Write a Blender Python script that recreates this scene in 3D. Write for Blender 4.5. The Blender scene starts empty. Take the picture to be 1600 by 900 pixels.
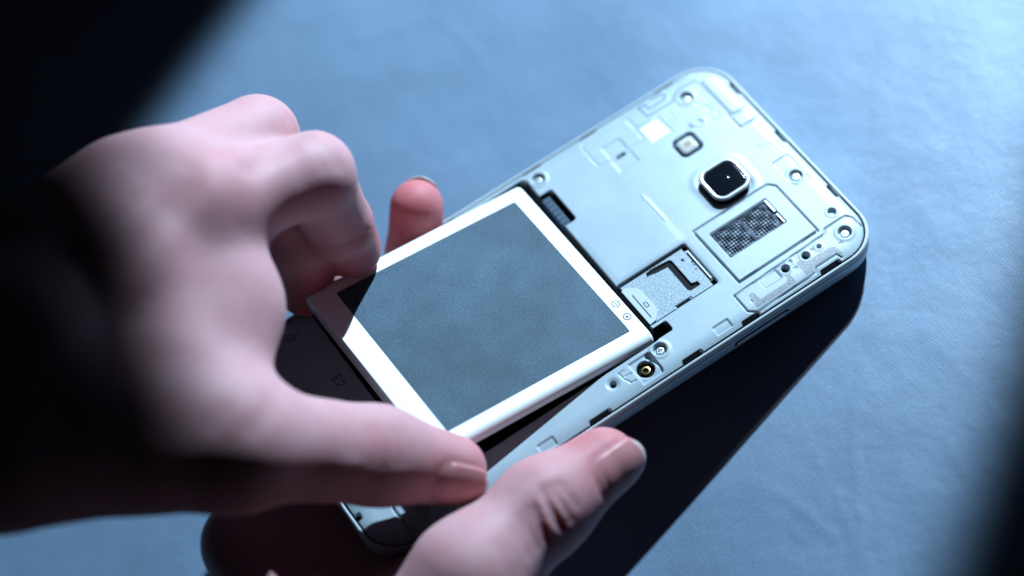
import bpy, bmesh, math, random
import numpy as np
from mathutils import Matrix, Vector

random.seed(4)
MM = 0.001
scene = bpy.context.scene
COL = scene.collection

# ------------------------------------------------------------------ frames
TILT = math.radians(13.0)          # the phone's lower end is held up off the cloth
LIFT = 23.5 * MM                   # height of the phone's middle above the cloth
PHONE_M = Matrix.Translation((0, 0, LIFT)) @ Matrix.Rotation(TILT, 4, 'Y')

# ------------------------------------------------------------------ camera
cam_d = bpy.data.cameras.new('camera')
cam = bpy.data.objects.new('camera', cam_d)
COL.objects.link(cam)
R = np.array([[0.82805, -0.542908, -0.139944], [-0.523883, -0.660341, -0.538049], [0.1997, 0.518846, -0.831215]])                  # phone frame -> lens frame (x right, y down, z forward)
Cpos = np.array([-124.0933, -295.483, 486.2561]) * MM
cm = Matrix.Identity(4)
for i in range(3):
    cm[i][0] = R[0][i]
    cm[i][1] = -R[1][i]
    cm[i][2] = -R[2][i]
    cm[i][3] = Cpos[i]
cam.matrix_world = PHONE_M @ cm
cam_d.sensor_width = 36.0
cam_d.lens = 3800.0 / 1600.0 * 36.0
cam_d.clip_start = 0.02
cam_d.clip_end = 20.0
cam_d.dof.use_dof = True
foc = np.array([14.0, -24.0, 0.0]) * MM
cam_d.dof.focus_distance = float(R[2] @ (foc - Cpos))
cam_d.dof.aperture_fstop = 4.5
cam_d.dof.aperture_blades = 0
scene.camera = cam

# ------------------------------------------------------------------ light
world = bpy.data.worlds.new('World')
scene.world = world
world.use_nodes = True
bg = world.node_tree.nodes['Background']
bg.inputs[0].default_value = (0.30, 0.45, 0.80, 1)
bg.inputs[1].default_value = 0.005

def spot(name, loc, aim, energy, cone, blend, size, color, tall=1.0):
    d = bpy.data.lights.new(name, 'SPOT')
    d.energy = energy; d.color = color; d.spot_size = math.radians(cone)
    d.spot_blend = blend; d.shadow_soft_size = size
    o = bpy.data.objects.new(name, d)
    COL.objects.link(o)
    o.location = loc
    o.rotation_euler = (Vector(loc) - Vector(aim)).to_track_quat('Z', 'Y').to_euler()
    o.scale = (1.0, tall, 1.0)
    return o

LAMP = (0.4598, 0.2684, 0.3369)
# a small hard lamp up beyond the phone's far end; its beam is a little taller than wide
spot('key_lamp', LAMP, (0.0062, 0.0279, -0.0118), 44.5, 24.3, 0.27, 0.007, (0.56, 0.80, 1.0), 1.14)
# a spot added close beside it, only to brighten the phone's far end and cloth
spot('added_far_glow', (LAMP[0] + 0.01, LAMP[1] - 0.012, LAMP[2] + 0.01), (0.116, 0.006, 0.0), 7.5, 14.5, 0.6, 0.010, (0.86, 0.93, 1.0))

scene.view_settings.view_transform = 'Standard'
scene.view_settings.look = 'None'
scene.view_settings.exposure = 0.0
scene.view_settings.gamma = 1.0
scene.view_settings.use_curve_mapping = False
scene.cycles.max_bounces = 8
scene.cycles.use_denoising = True

# ------------------------------------------------------------------ materials
def mat(name, col, rough=0.5, metal=0.0, spec=0.5, **kw):
    m = bpy.data.materials.new(name); m.use_nodes = True
    nt = m.node_tree; b = nt.nodes['Principled BSDF']
    b.inputs['Base Color'].default_value = (*col, 1)
    b.inputs['Roughness'].default_value = rough
    b.inputs['Metallic'].default_value = metal
    b.inputs['Specular IOR Level'].default_value = spec
    for k, v in kw.items():
        b.inputs[k].default_value = v
    return m

def N(nt, t, **kw):
    n = nt.nodes.new(t)
    for k, v in kw.items(): setattr(n, k, v)
    return n

def noise_mix(m, scale, c1, c2, lo=0.35, hi=0.65, detail=6.0, rough_amt=0.0):
    nt = m.node_tree; b = nt.nodes['Principled BSDF']
    tc = N(nt, 'ShaderNodeTexCoord'); no = N(nt, 'ShaderNodeTexNoise'); rp = N(nt, 'ShaderNodeValToRGB')
    no.inputs['Scale'].default_value = scale; no.inputs['Detail'].default_value = detail
    rp.color_ramp.elements[0].position = lo; rp.color_ramp.elements[1].position = hi
    rp.color_ramp.elements[0].color = (*c1, 1); rp.color_ramp.elements[1].color = (*c2, 1)
    nt.links.new(tc.outputs['Object'], no.inputs['Vector'])
    nt.links.new(no.outputs['Fac'], rp.inputs['Fac'])
    nt.links.new(rp.outputs['Color'], b.inputs['Base Color'])
    return no

def noise_bump(m, scale, strength, dist, detail=3.0, vor=False):
    nt = m.node_tree; b = nt.nodes['Principled BSDF']
    tc = N(nt, 'ShaderNodeTexCoord')
    no = N(nt, 'ShaderNodeTexVoronoi' if vor else 'ShaderNodeTexNoise')
    no.inputs['Scale'].default_value = scale
    if not vor: no.inputs['Detail'].default_value = detail
    bp = N(nt, 'ShaderNodeBump')
    bp.inputs['Strength'].default_value = strength; bp.inputs['Distance'].default_value = dist
    nt.links.new(tc.outputs['Object'], no.inputs['Vector'])
    nt.links.new(no.outputs['Distance' if vor else 'Fac'], bp.inputs['Height'])
    if b.inputs['Normal'].is_linked:
        nt.links.new(b.inputs['Normal'].links[0].from_socket, bp.inputs['Normal'])
    nt.links.new(bp.outputs['Normal'], b.inputs['Normal'])
    return no

M = {}
def speckle(m, scale, amount):
    nt = m.node_tree; b = nt.nodes['Principled BSDF']
    src = b.inputs['Base Color'].links[0].from_socket
    tc = N(nt, 'ShaderNodeTexCoord'); no = N(nt, 'ShaderNodeTexNoise'); no.inputs['Scale'].default_value = scale; no.inputs['Detail'].default_value = 2
    mr = N(nt, 'ShaderNodeMapRange'); mr.inputs['From Min'].default_value = 0.3; mr.inputs['From Max'].default_value = 0.7
    mr.inputs['To Min'].default_value = 1 - amount; mr.inputs['To Max'].default_value = 1 + amount
    mx = N(nt, 'ShaderNodeVectorMath', operation='SCALE')
    nt.links.new(tc.outputs['Object'], no.inputs['Vector']); nt.links.new(no.outputs['Fac'], mr.inputs['Value'])
    nt.links.new(src, mx.inputs[0]); nt.links.new(mr.outputs['Result'], mx.inputs['Scale']); nt.links.new(mx.outputs['Vector'], b.inputs['Base Color'])

M['plate'] = mat('matt_white_plastic', (0.40, 0.45, 0.47), 0.45)
noise_mix(M['plate'], 90, (0.275, 0.338, 0.385), (0.315, 0.378, 0.42))
noise_bump(M['plate'], 5200, 0.10, 0.00006)
M['rim'] = mat('pearl_white_trim', (0.50, 0.55, 0.58), 0.25, 0.0, 0.6)
noise_bump(M['rim'], 1800, 0.05, 0.0001)
M['band'] = mat('silver_grey_band', (0.42, 0.50, 0.55), 0.35, 0.2)
noise_bump(M['band'], 2500, 0.08, 0.0001)
M['glass'] = mat('black_glass', (0.004, 0.006, 0.009), 0.06, 0.0, 0.6)
M['chrome'] = mat('brushed_chrome', (0.62, 0.66, 0.70), 0.30, 0.55)
noise_bump(M['chrome'], 2500, 0.06, 0.0001)
M['steel'] = mat('nickel_screw', (0.42, 0.45, 0.48), 0.38, 0.7)
M['gold'] = mat('gold_plating', (0.85, 0.60, 0.25), 0.25, 1.0)
M['black'] = mat('black_plastic', (0.006, 0.008, 0.010), 0.75, 0.0, 0.15)
M['recess_shade'] = mat('painted_recess_shade', (0.012, 0.014, 0.018), 0.7, 0.0, 0.2)  # near-black that paints the shade within deep openings
M['navy'] = mat('dark_blue_plastic', (0.020, 0.050, 0.090), 0.4)
M['grille'] = mat('grille_metal', (0.16, 0.20, 0.25), 0.5, 0.2, 0.3)
noise_mix(M['grille'], 320, (0.003, 0.010, 0.022), (0.032, 0.050, 0.076), 0.40, 0.62)
M['sim'] = mat('stamped_steel', (0.50, 0.54, 0.57), 0.6, 0.2, 0.3)
noise_mix(M['sim'], 2600, (0.19, 0.235, 0.265), (0.34, 0.39, 0.425), 0.35, 0.68, 2.0)
noise_bump(M['sim'], 2600, 0.35, 0.0001)
M['grey_film'] = mat('grey_conductive_film', (0.22, 0.23, 0.25), 0.6)
noise_mix(M['grey_film'], 3000, (0.13, 0.14, 0.16), (0.30, 0.31, 0.33), 0.35, 0.65, 2.0)
M['trace'] = mat('antenna_trace_grey', (0.10, 0.15, 0.185), 0.5)
M['white_film'] = mat('white_sticker', (0.82, 0.84, 0.85), 0.45)
M['flash'] = mat('flash_lens', (0.48, 0.49, 0.48), 0.10, 0.0, 0.7)
M['seat'] = mat('dark_flash_bezel', (0.03, 0.06, 0.09), 0.25, 0.3)
M['amber'] = mat('flash_phosphor', (0.22, 0.13, 0.07), 0.4)
M['bat_white'] = mat('battery_casing_white', (0.90, 0.91, 0.91), 0.30)
noise_bump(M['bat_white'], 900, 0.03, 0.0001)
M['bat_label'] = mat('slate_battery_label', (0.10, 0.14, 0.165), 0.6, 0.0, 0.25)
noise_mix(M['bat_label'], 140, (0.036, 0.070, 0.103), (0.048, 0.088, 0.124), 0.30, 0.70, 8.0)
noise_bump(M['bat_label'], 2600, 1.0, 0.00016, 4.0)
speckle(M['bat_label'], 1700, 0.18)
speckle(M['bat_label'], 35, 0.22)
speckle(M['plate'], 2600, 0.07)
M['ink'] = mat('grey_ink', (0.035, 0.045, 0.06), 0.7, 0.0, 0.2)
M['dark_ink'] = mat('dark_ink', (0.02, 0.02, 0.025), 0.6)
M['nail'] = mat('fingernail', (0.52, 0.215, 0.22), 0.42, 0.0, 0.4)
M['nail'].node_tree.nodes['Principled BSDF'].inputs['Subsurface Weight'].default_value = 0.3
M['nail'].node_tree.nodes['Principled BSDF'].inputs['Subsurface Radius'].default_value = (1, .35, .25)
M['nail'].node_tree.nodes['Principled BSDF'].inputs['Subsurface Scale'].default_value = 0.002
M['nail_edge'] = mat('fingernail_free_edge', (0.55, 0.43, 0.41), 0.4)

def skin_material():
    m = mat('skin', (0.6, 0.4, 0.35), 0.58, 0.0, 0.27)
    nt = m.node_tree; b = nt.nodes['Principled BSDF']
    at = N(nt, 'ShaderNodeAttribute'); at.attribute_name = 'flush'
    tc = N(nt, 'ShaderNodeTexCoord')
    no = N(nt, 'ShaderNodeTexNoise'); no.inputs['Scale'].default_value = 110; no.inputs['Detail'].default_value = 6
    mixn = N(nt, 'ShaderNodeMath', operation='MULTIPLY_ADD')
    mixn.inputs[1].default_value = 0.75; mixn.inputs[2].default_value = -0.33
    ad = N(nt, 'ShaderNodeMath', operation='ADD'); ad.use_clamp = True
    mx = N(nt, 'ShaderNodeMix', data_type='RGBA')
    mx.inputs['A'].default_value = (0.52, 0.282, 0.300, 1)
    mx.inputs['B'].default_value = (0.48, 0.115, 0.125, 1)
    nt.links.new(tc.outputs['Object'], no.inputs['Vector'])
    nt.links.new(no.outputs['Fac'], mixn.inputs[0])
    nt.links.new(mixn.outputs[0], ad.inputs[0]); nt.links.new(at.outputs['Fac'], ad.inputs[1])
    nt.links.new(ad.outputs[0], mx.inputs['Factor'])
    nt.links.new(mx.outputs['Result'], b.inputs['Base Color'])
    b.inputs['Subsurface Weight'].default_value = 0.6
    b.inputs['Subsurface Radius'].default_value = (1.0, 0.32, 0.20)
    b.inputs['Subsurface Scale'].default_value = 0.005
    noise_bump(m, 1500, 0.16, 0.0002, 3.0)
    noise_bump(m, 1100, 0.14, 0.0002, vor=True)
    return m
M['skin'] = skin_material()

def cloth_material():
    m = mat('blue_woven_cloth', (0.22, 0.34, 0.46), 0.46, 0.0, 0.5)
    noise_mix(m, 14, (0.135, 0.210, 0.312), (0.165, 0.243, 0.350), 0.3, 0.7)
    nt = m.node_tree; b = nt.nodes['Principled BSDF']
    tc = N(nt, 'ShaderNodeTexCoord')
    prev = None
    for k, ang in enumerate((0.0, math.pi / 2)):
        mp = N(nt, 'ShaderNodeMapping'); mp.inputs['Rotation'].default_value = (0, 0, ang + 0.5)
        w = N(nt, 'ShaderNodeTexWave'); w.inputs['Scale'].default_value = 900.0
        w.inputs['Distortion'].default_value = 0.6; w.inputs['Detail'].default_value = 1
        nt.links.new(tc.outputs['Object'], mp.inputs['Vector']); nt.links.new(mp.outputs['Vector'], w.inputs['Vector'])
        bp = N(nt, 'ShaderNodeBump'); bp.inputs['Strength'].default_value = 0.2; bp.inputs['Distance'].default_value = 0.00012
        nt.links.new(w.outputs['Fac'], bp.inputs['Height'])
        if prev: nt.links.new(prev.outputs['Normal'], bp.inputs['Normal'])
        prev = bp
    nt.links.new(prev.outputs['Normal'], b.inputs['Normal'])
    noise_bump(m, 60, 0.3, 0.002, 5.0)
    speckle(m, 2100, 0.07); speckle(m, 22, 0.10)
    b.inputs['Sheen Weight'].default_value = 0.15
    return m
M['cloth'] = cloth_material()

# ------------------------------------------------------------------ mesh helpers
def tag(o, label, cat, group=None):
    o['label'] = label; o['category'] = cat
    if group: o['group'] = group
    return o

def mesh_obj(name, verts, faces, material, parent=None, smooth=True, mm=True):
    me = bpy.data.meshes.new(name)
    v = np.asarray(verts, float) * (MM if mm else 1.0)
    me.from_pydata(v.tolist(), [], [list(map(int, f)) for f in faces] if not isinstance(faces, np.ndarray) else faces.tolist())
    me.update()
    if smooth: me.polygons.foreach_set('use_smooth', [True] * len(me.polygons))
    me.materials.append(material)
    o = bpy.data.objects.new(name, me); COL.objects.link(o)
    if parent: o.parent = parent
    return o

def empty(name, m=None, parent=None):
    o = bpy.data.objects.new(name, None); COL.objects.link(o)
    o.empty_display_size = 0.01
    if m is not None: o.matrix_world = m
    if parent: o.parent = parent
    return o

def rrect(hx, hy, r, n=10, cx=0, cy=0):
    r = min(r, hx, hy); pts = []
    for (sx, sy, a0) in ((1, 1, 0), (-1, 1, 90), (-1, -1, 180), (1, -1, 270)):
        for k in range(n + 1):
            a = math.radians(a0 + 90 * k / n)
            pts.append((cx + sx * (hx - r) + r * math.cos(a), cy + sy * (hy - r) + r * math.sin(a)))
    return pts

def loft(name, profile, hx, hy, r, material, parent, cx=0, cy=0, n=10, cap0=False, cap1=False, smooth=True):
    V, F = [], []
    for (o, z) in profile:
        V += [(x, y, z) for x, y in rrect(hx + o, hy + o, max(r + o, 0.05), n, cx, cy)]
    m = 4 * (n + 1)
    for i in range(len(profile) - 1):
        for k in range(m):
            k2 = (k + 1) % m
            F.append((i * m + k, i * m + k2, (i + 1) * m + k2, (i + 1) * m + k))
    if cap0: F.append(tuple(range(m - 1, -1, -1)))
    if cap1: F.append(tuple(range((len(profile) - 1) * m, len(profile) * m)))
    o = mesh_obj(name, V, F, material, parent, smooth)
    fix_normals(o)
    if smooth: sharp(o)
    return o

def fix_normals(o):
    bm = bmesh.new(); bm.from_mesh(o.data)
    bmesh.ops.recalc_face_normals(bm, faces=bm.faces); bm.to_mesh(o.data); bm.free()

def sharp(o, ang=40):
    o.data.set_sharp_from_angle(angle=math.radians(ang))

def slab(name, poly, z0, z1, material, parent, bevel=0.0):
    n = len(poly)
    V = [(x, y, z0) for x, y in poly] + [(x, y, z1) for x, y in poly]
    F = [tuple(range(n - 1, -1, -1)), tuple(range(n, 2 * n))] + [(k, (k + 1) % n, n + (k + 1) % n, n + k) for k in range(n)]
    o = mesh_obj(name, V, F, material, parent, False)
    bm = bmesh.new(); bm.from_mesh(o.data)
    bmesh.ops.recalc_face_normals(bm, faces=bm.faces)
    if bevel:
        bmesh.ops.bevel(bm, geom=[e for e in bm.edges if abs(e.verts[0].co.z - z1 * MM) < 1e-7 and abs(e.verts[1].co.z - z1 * MM) < 1e-7],
                        offset=bevel * MM, segments=2, affect='EDGES', profile=0.5)
    bm.to_mesh(o.data); bm.free()
    return o

def strip(pts, w):
    """a polygon of width w along an open polyline"""
    P = [Vector(p) for p in pts]; L, Rr = [], []
    for i, p in enumerate(P):
        d0 = (p - P[i - 1]).normalized() if i else None
        d1 = (P[i + 1] - p).normalized() if i < len(P) - 1 else None
        d = ((d0 or d1) + (d1 or d0)).normalized()
        n = Vector((-d.y, d.x)); s = w / 2 / max(0.5, abs(n.dot(Vector((-(d0 or d1).y, (d0 or d1).x)))))
        L.append(tuple(p + n * s)); Rr.append(tuple(p - n * s))
    return L + Rr[::-1]

# --- signed distances in the plane (mm), negative inside
def d_rr(X, Y, x0, x1, y0, y1, r=0.5):
    cx, cy, hx, hy = (x0 + x1) / 2, (y0 + y1) / 2, abs(x1 - x0) / 2, abs(y1 - y0) / 2
    r = min(r, hx, hy)
    qx = np.abs(X - cx) - (hx - r); qy = np.abs(Y - cy) - (hy - r)
    return np.hypot(np.maximum(qx, 0), np.maximum(qy, 0)) + np.minimum(np.maximum(qx, qy), 0) - r

def d_seg(X, Y, a, b):
    ax, ay = a; bx, by = b; dx, dy = bx - ax, by - ay
    h = np.clip(((X - ax) * dx + (Y - ay) * dy) / (dx * dx + dy * dy + 1e-12), 0, 1)
    return np.hypot(X - ax - h * dx, Y - ay - h * dy)

def d_line(X, Y, pts, closed=False):
    d = np.full(X.shape, 1e3)
    P = list(pts) + ([pts[0]] if closed else [])
    for a, b in zip(P[:-1], P[1:]): d = np.minimum(d, d_seg(X, Y, a, b))
    return d

def inside(X, Y, poly):
    c = np.zeros(X.shape, bool); n = len(poly)
    for i in range(n):
        x1, y1 = poly[i]; x2, y2 = poly[(i + 1) % n]
        if y1 == y2: continue
        t = ((y1 > Y) != (y2 > Y)) & (X < (x2 - x1) * (Y - y1) / (y2 - y1) + x1)
        c ^= t
    return c

def step(d, w=0.22):
    """1 inside, 0 outside, soft over w mm"""
    t = np.clip(0.5 - d / w, 0, 1); return t * t * (3 - 2 * t)

def grid_mesh(name, x0, x1, y0, y1, res, Hf, keep, material, parent):
    nx, ny = int(round((x1 - x0) / res)) + 1, int(round((y1 - y0) / res)) + 1
    xs = np.linspace(x0, x1, nx); ys = np.linspace(y0, y1, ny)
    X, Y = np.meshgrid(xs, ys, indexing='ij')
    Z = Hf(X, Y)
    ok = keep(X, Y) if keep else np.ones(X.shape, bool)
    idx = np.arange(nx * ny).reshape(nx, ny)
    q = ok[:-1, :-1] & ok[1:, :-1] & ok[1:, 1:] & ok[:-1, 1:]
    F = np.stack([idx[:-1, :-1][q], idx[1:, :-1][q], idx[1:, 1:][q], idx[:-1, 1:][q]], 1)
    used = np.unique(F); rm = np.full(nx * ny, -1); rm[used] = np.arange(len(used))
    V = np.stack([X.ravel(), Y.ravel(), Z.ravel()], 1)[used]
    F = rm[F]
    me = bpy.data.meshes.new(name)
    me.vertices.add(len(V)); me.vertices.foreach_set('co', (V * MM).ravel())
    me.loops.add(F.size); me.loops.foreach_set('vertex_index', F.ravel())
    me.polygons.add(len(F)); me.polygons.foreach_set('loop_start', np.arange(0, F.size, 4))
    me.polygons.foreach_set('loop_total', np.full(len(F), 4))
    me.polygons.foreach_set('use_smooth', np.ones(len(F), bool))
    me.update(calc_edges=True)
    me.materials.append(material)
    o = bpy.data.objects.new(name, me); COL.objects.link(o)
    if parent: o.parent = parent
    return o

def disc(name, r, profile, material, parent, cx, cy, n=28, smooth=True):
    V, F = [], []
    for (rr_, z) in profile:
        V += [(cx + rr_ * math.cos(2 * math.pi * k / n), cy + rr_ * math.sin(2 * math.pi * k / n), z) for k in range(n)]
    for i in range(len(profile) - 1):
        for k in range(n):
            k2 = (k + 1) % n
            F.append((i * n + k, i * n + k2, (i + 1) * n + k2, (i + 1) * n + k))
    F.append(tuple(range((len(profile) - 1) * n, len(profile) * n)))
    o = mesh_obj(name, V, F, material, parent, smooth)
    fix_normals(o)
    if smooth: sharp(o)
    return o

# ================================================================== the cloth
def build_cloth():
    def Hf(X, Y):
        rng = np.random.default_rng(3)
        Z = np.zeros(X.shape)
        for k in range(14):
            a = rng.uniform(0, 2 * math.pi); f = rng.uniform(0.012, 0.05)
            Z += 0.10 * np.sin((X * math.cos(a) + Y * math.sin(a)) * f * 2 + rng.uniform(0, 6))
        # sharp fold marks left in the cloth
        for (a, b, h, w) in CREASES:
            d = d_seg(X, Y, a, b)
            Z += 0.45 * h * np.exp(-(d / w) ** 2)
        # pulled flat where the phone's end rests on it
        Z -= 0.0
        return Z - 0.75
    def Hc(X, Y):
        return Hf(X, Y)
    o = grid_mesh('table_cloth', -420, 420, -420, 420, 1.1, Hc, None, M['cloth'], None)
    o['kind'] = 'structure'
    return o
CREASES = [((46, -54), (37, -62), 0.16, 1.3), ((37, -62), (29, -72), 0.22, 1.3), ((29, -72), (22, -82), 0.2, 1.3), ((22, -82), (14, -96), 0.12, 1.3),
           ((9, -60), (12, -71), 0.16, 1.3), ((12, -71), (14, -83), 0.2, 1.3), ((21, -75), (16, -90), 0.22, 1.3), ((25, -58), (22, -67), 0.14, 1.2),
           ((48, -83), (46, -90), 0.2, 1.2), ((61, -58), (62, -85), 0.12, 1.6), ((25, 101), (25, 81), 0.2, 2.0), ((4, 116), (27, 103), 0.25, 2.0),
           ((60, 66), (110, 100), 0.2, 1.8), ((-150, 20), (-122, -30), 0.2, 1.6)]
cloth = build_cloth()

# ================================================================== the phone
phone = empty('smartphone', PHONE_M)
tag(phone, 'white smartphone held with its back cover off and battery bay open', 'phone')

PLATE_HX, PLATE_HY, PLATE_R = 70.55, 35.15, 9.3
SCREWS = [(58.4, 28.0), (65.4, -8.1), (64.5, -28.7), (10.9, -28.1), (15.4, 30.8), (-57.4, 30.3), (-56.8, -29.7)]
SPK = [(36.3, -6.0), (58.4, -6.0), (59.8, -7.6), (59.8, -24.4), (36.4, -24.6)]
APL = [(33.3, -26.9), (60.4, -26.1), (61.4, -24.9), (67.6, -25.0), (68.6, -26.2), (68.9, -29.5)]
APL2 = [(33.3, -26.9), (33.2, -32.3), (35.0, -33.7), (50.0, -33.5), (52.4, -33.4), (53.2, -32.4), (59.3, -32.4), (59.8, -33.8)]

def plate_height(X, Y):
    D = -d_rr(X, Y, -PLATE_HX, PLATE_HX, -PLATE_HY, PLATE_HY, PLATE_R)   # distance in from the edge
    t = np.clip(1 - D / 4.6, 0, 1)
    Z = -0.95 * t ** 2.2
    Z -= 2.2 * step(D - 0.42, 0.2)
    def cut(d, depth, w=0.22):
        nonlocal Z
        Z = Z - depth * step(d, w)
    def groove(pts, wd, depth, closed=False, w=0.2):
        cut(d_line(X, Y, pts, closed) - wd / 2, depth, w)
    def box(x0, x1, y0, y1, depth, r=0.4, w=0.22):
        cut(d_rr(X, Y, x0, x1, y0, y1, r), depth, w)
    # gentle raised field above the bay and its soft ridge
    Z += 0.10 * step(d_rr(X, Y, 13.5, 33.0, -6.6, 9.4, 1.0), 2.4)
    groove([(32.8, 10.5), (33.0, 1.0)], 0.5, -0.10, w=0.6)
    # speaker cover, antenna cover
    Z += 0.16 * step(np.where(inside(X, Y, SPK), -1.0, 1.0) * d_line(X, Y, SPK, True), 0.5)
    groove(SPK, 0.42, 0.6, True)
    box(38.9, 55.4, -17.7, -9.1, 1.1, 0.3)
    groove(APL, 0.34, 0.5); groove(APL2, 0.34, 0.5)
    box(55.0, 59.6, -21.6, -17.6, 0.0)
    # screw wells
    for (x, y) in SCREWS:
        d = np.hypot(X - x, Y - y)
        Z += 0.16 * np.exp(-((d - 2.1) / 0.45) ** 2)
        cut(d - 1.55, 1.0, 0.35)
    box(62.9, 67.9, -10.7, -1.6, 0.22, 0.3)
    # through holes and dimples
    for (x, y, r, dp) in [(53.2, -28.3, 0.92, 2.2), (47.2, -28.3, 0.92, 2.2), (65.7, -22.1, 0.95, 0.9), (-3.2, -29.1, 0.75, 1.2),
                          (57.2, -28.2, 0.5, 0.7), (49.2, -27.3, 0.45, 0.3), (56.8, 19.6, 0.7, 0.25)]:
        d = np.hypot(X - x, Y - y)
        cut(d - r, dp, 0.25)
        Z += 0.10 * np.exp(-((d - r - 0.45) / 0.3) ** 2)
    d = np.hypot(X + 3.2, Y + 29.1); cut(d - 1.45, 0.35, 0.9)
    Z += 0.35 * np.exp(-((np.hypot(X - 54.9, Y - 20.2)) / 0.7) ** 2)
    # antenna test socket
    box(2.5, 8.2, -33.4, -27.0, 0.38, 0.25)
    cut(np.hypot(X - 5.2, Y + 30.3) - 2.1, 2.4, 0.3)
    cut(np.maximum(d_rr(X, Y, 6.9, 8.4, -33.2, -27.1, 0.5), -(np.hypot(X - 4.0, Y + 31.6) - 4.2)), 0.8)
    for (a, b) in [((-0.6, -27.6), (-0.4, -29.2)), ((-0.6, -27.6), (0.9, -27.6)), ((-0.4, -29.6), (0.4, -31.4)), ((0.4, -31.4), (1.8, -31.6)), ((0.2, -29.2), (1.9, -29.3))]:
        groove([a, b], 0.3, 0.25)
    # clip pockets along the edges
    for (x0, x1, y0, y1) in [(23.9, 28.2, -33.3, -30.9), (-26.6, -22.2, -34.0, -31.8), (40.4, 45.2, -29.8, -26.9), (-46, -41.5, -33.4, -31.2)]:
        box(x0, x1, y0, y1, 0.34, 0.2)
    for (x0, x1) in [(13.0, 18.6), (30.2, 35.2), (53.2, 58.9), (-13.4, -7.4), (-36, -30), (-56, -50)]:
        cut(np.maximum(d_rr(X, Y, x0, x1, -36.5, -33.7, 0.6), -d_rr(X, Y, x0 - 9, x1 - 1.6, -33.9, -30, 0.3) * 0 - 9), 2.0)
        cut(np.maximum(d_rr(X, Y, x0, x1, 34.3, 36.5, 0.6), -9), 1.6)
    for y0 in (-19.0, 2.0, 21.0):
        box(69.3, 71.5, y0, y0 + 4.0, 1.4, 0.4)
    for (x, y) in [(49.3, -29.6), (39.4, -32.2), (36.0, -30.6), (55.3, -27.9), (61.8, -30.6)]:
        box(x - 0.5, x + 0.5, y - 0.3, y + 0.3, 0.18, 0.1)
    # cover over the connector at the far side, with its flap
    groove([(29.3, 25.0), (30.0, 24.2), (42.2, 24.2), (42.9, 25.0), (42.7, 32.2), (42.0, 32.9), (30.0, 32.6), (29.2, 32.0)], 0.24, 0.16, True)
    box(32.8, 38.2, 24.5, 28.5, 0.16, 0.2); box(32.6, 38.3, 19.5, 23.6, 0.13, 0.2, 0.6)
    box(34.2, 36.7, 23.3, 24.1, 1.0, 0.2)
    groove([(43.2, 33.2), (43.3, 28.6), (44.2, 27.8), (46.9, 27.8)], 0.25, 0.18)
    groove([(49.3, 28.2), (49.7, 21.6)], 0.25, 0.16)
    groove([(50.8, 25.6), (52.6, 26.6), (52.4, 24.4), (51.0, 25.2)], 0.2, 0.12, True)
    # antenna carrier at the far corner
    groove([(64.7, 33.2), (55.6, 33.4)], 0.8, 0.3); groove([(47.1, 35.0), (56.3, 34.6)], 0.5, 0.7)
    Z += 0.25 * step(d_rr(X, Y, 64.4, 68.6, 16.6, 30.0, 0.8), 0.5)
    Z += 0.22 * step(d_rr(X, Y, 63.6, 68.2, 12.1, 15.6, 0.5), 0.35)
    groove([(63.4, 17.0), (63.5, 12.0), (68.3, 11.8)], 0.3, 0.25)
    groove([(59.5, 26.4), (62.1, 26.4), (61.7, 18.6), (60.3, 17.8), (59.6, 18.6)], 0.22, 0.2, True)
    box(60.2, 61.4, 20.6, 23.2, 0.2)
    groove([(63.0, 4.6), (66.2, 3.6), (66.4, -0.2)], 0.25, 0.14); groove([(68.0, 5.0), (68.1, 0.4)], 0.3, 0.2)
    # flash and camera seats
    box(47.1, 53.5, 12.9, 19.1, 0.9, 1.7)
    Z += 0.18 * np.exp(-((d_rr(X, Y, 44.9, 56.7, -5.1, 6.7, 3.2) - 0.6) / 0.9) ** 2)
    box(45.4, 56.2, -4.6, 6.2, 0.3, 2.6)
    # the battery bay, its contact notch and the corner gap, the card slot
    bay = np.minimum(d_rr(X, Y, -50.0, 12.7, -25.7, 33.3, 1.4), d_rr(X, Y, 10, 16.2, 15.1, 26.1, 0.7))
    bay = np.minimum(bay, d_rr(X, Y, 11.0, 16.4, -25.4, -22.6, 0.5))
    Z = np.where(step(bay, 0.25) > 0, np.minimum(Z, Z * (1 - step(bay, 0.25)) - 5.4 * step(bay, 0.25)), Z)
    sim = d_rr(X, Y, 11.0, 32.6, -21.3, -7.3, 0.5)
    Z = np.where(bay > 0.15, np.minimum(Z, Z - 1.7 * step(sim, 0.3)), Z)
    Z -= 0.12 * np.exp(-(np.maximum(sim, 0) / 0.7) ** 2) * (bay > 0.3)
    # lower end: speaker box outline, seam, connector block
    groove([(-52.4, 26.0), (-52.4, -22.0)], 0.25, 0.3)
    groove([(-60.5 + 6.0 * math.cos(a), 19.5 + 6.0 * math.sin(a)) for a in np.linspace(-2.4, 1.2, 14)], 0.25, 0.25)
    groove([(-55.9, 17.4), (-52.9, 17.4), (-52.9, 6.2), (-55.9, 6.2)], 0.2, 0.2, True)
    groove([(-61.8, -25.0), (-62.0, -35.0)], 0.6, 0.6); groove([(-61.8, -25.0), (-61.6, 24.0)], 0.3, 0.3)
    box(-71.5, -68.8, -22.6, -21.0, 1.5, 0.2); box(-71, -65.5, -6.0, 6.0, 1.6, 0.6)
    return Z

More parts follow.
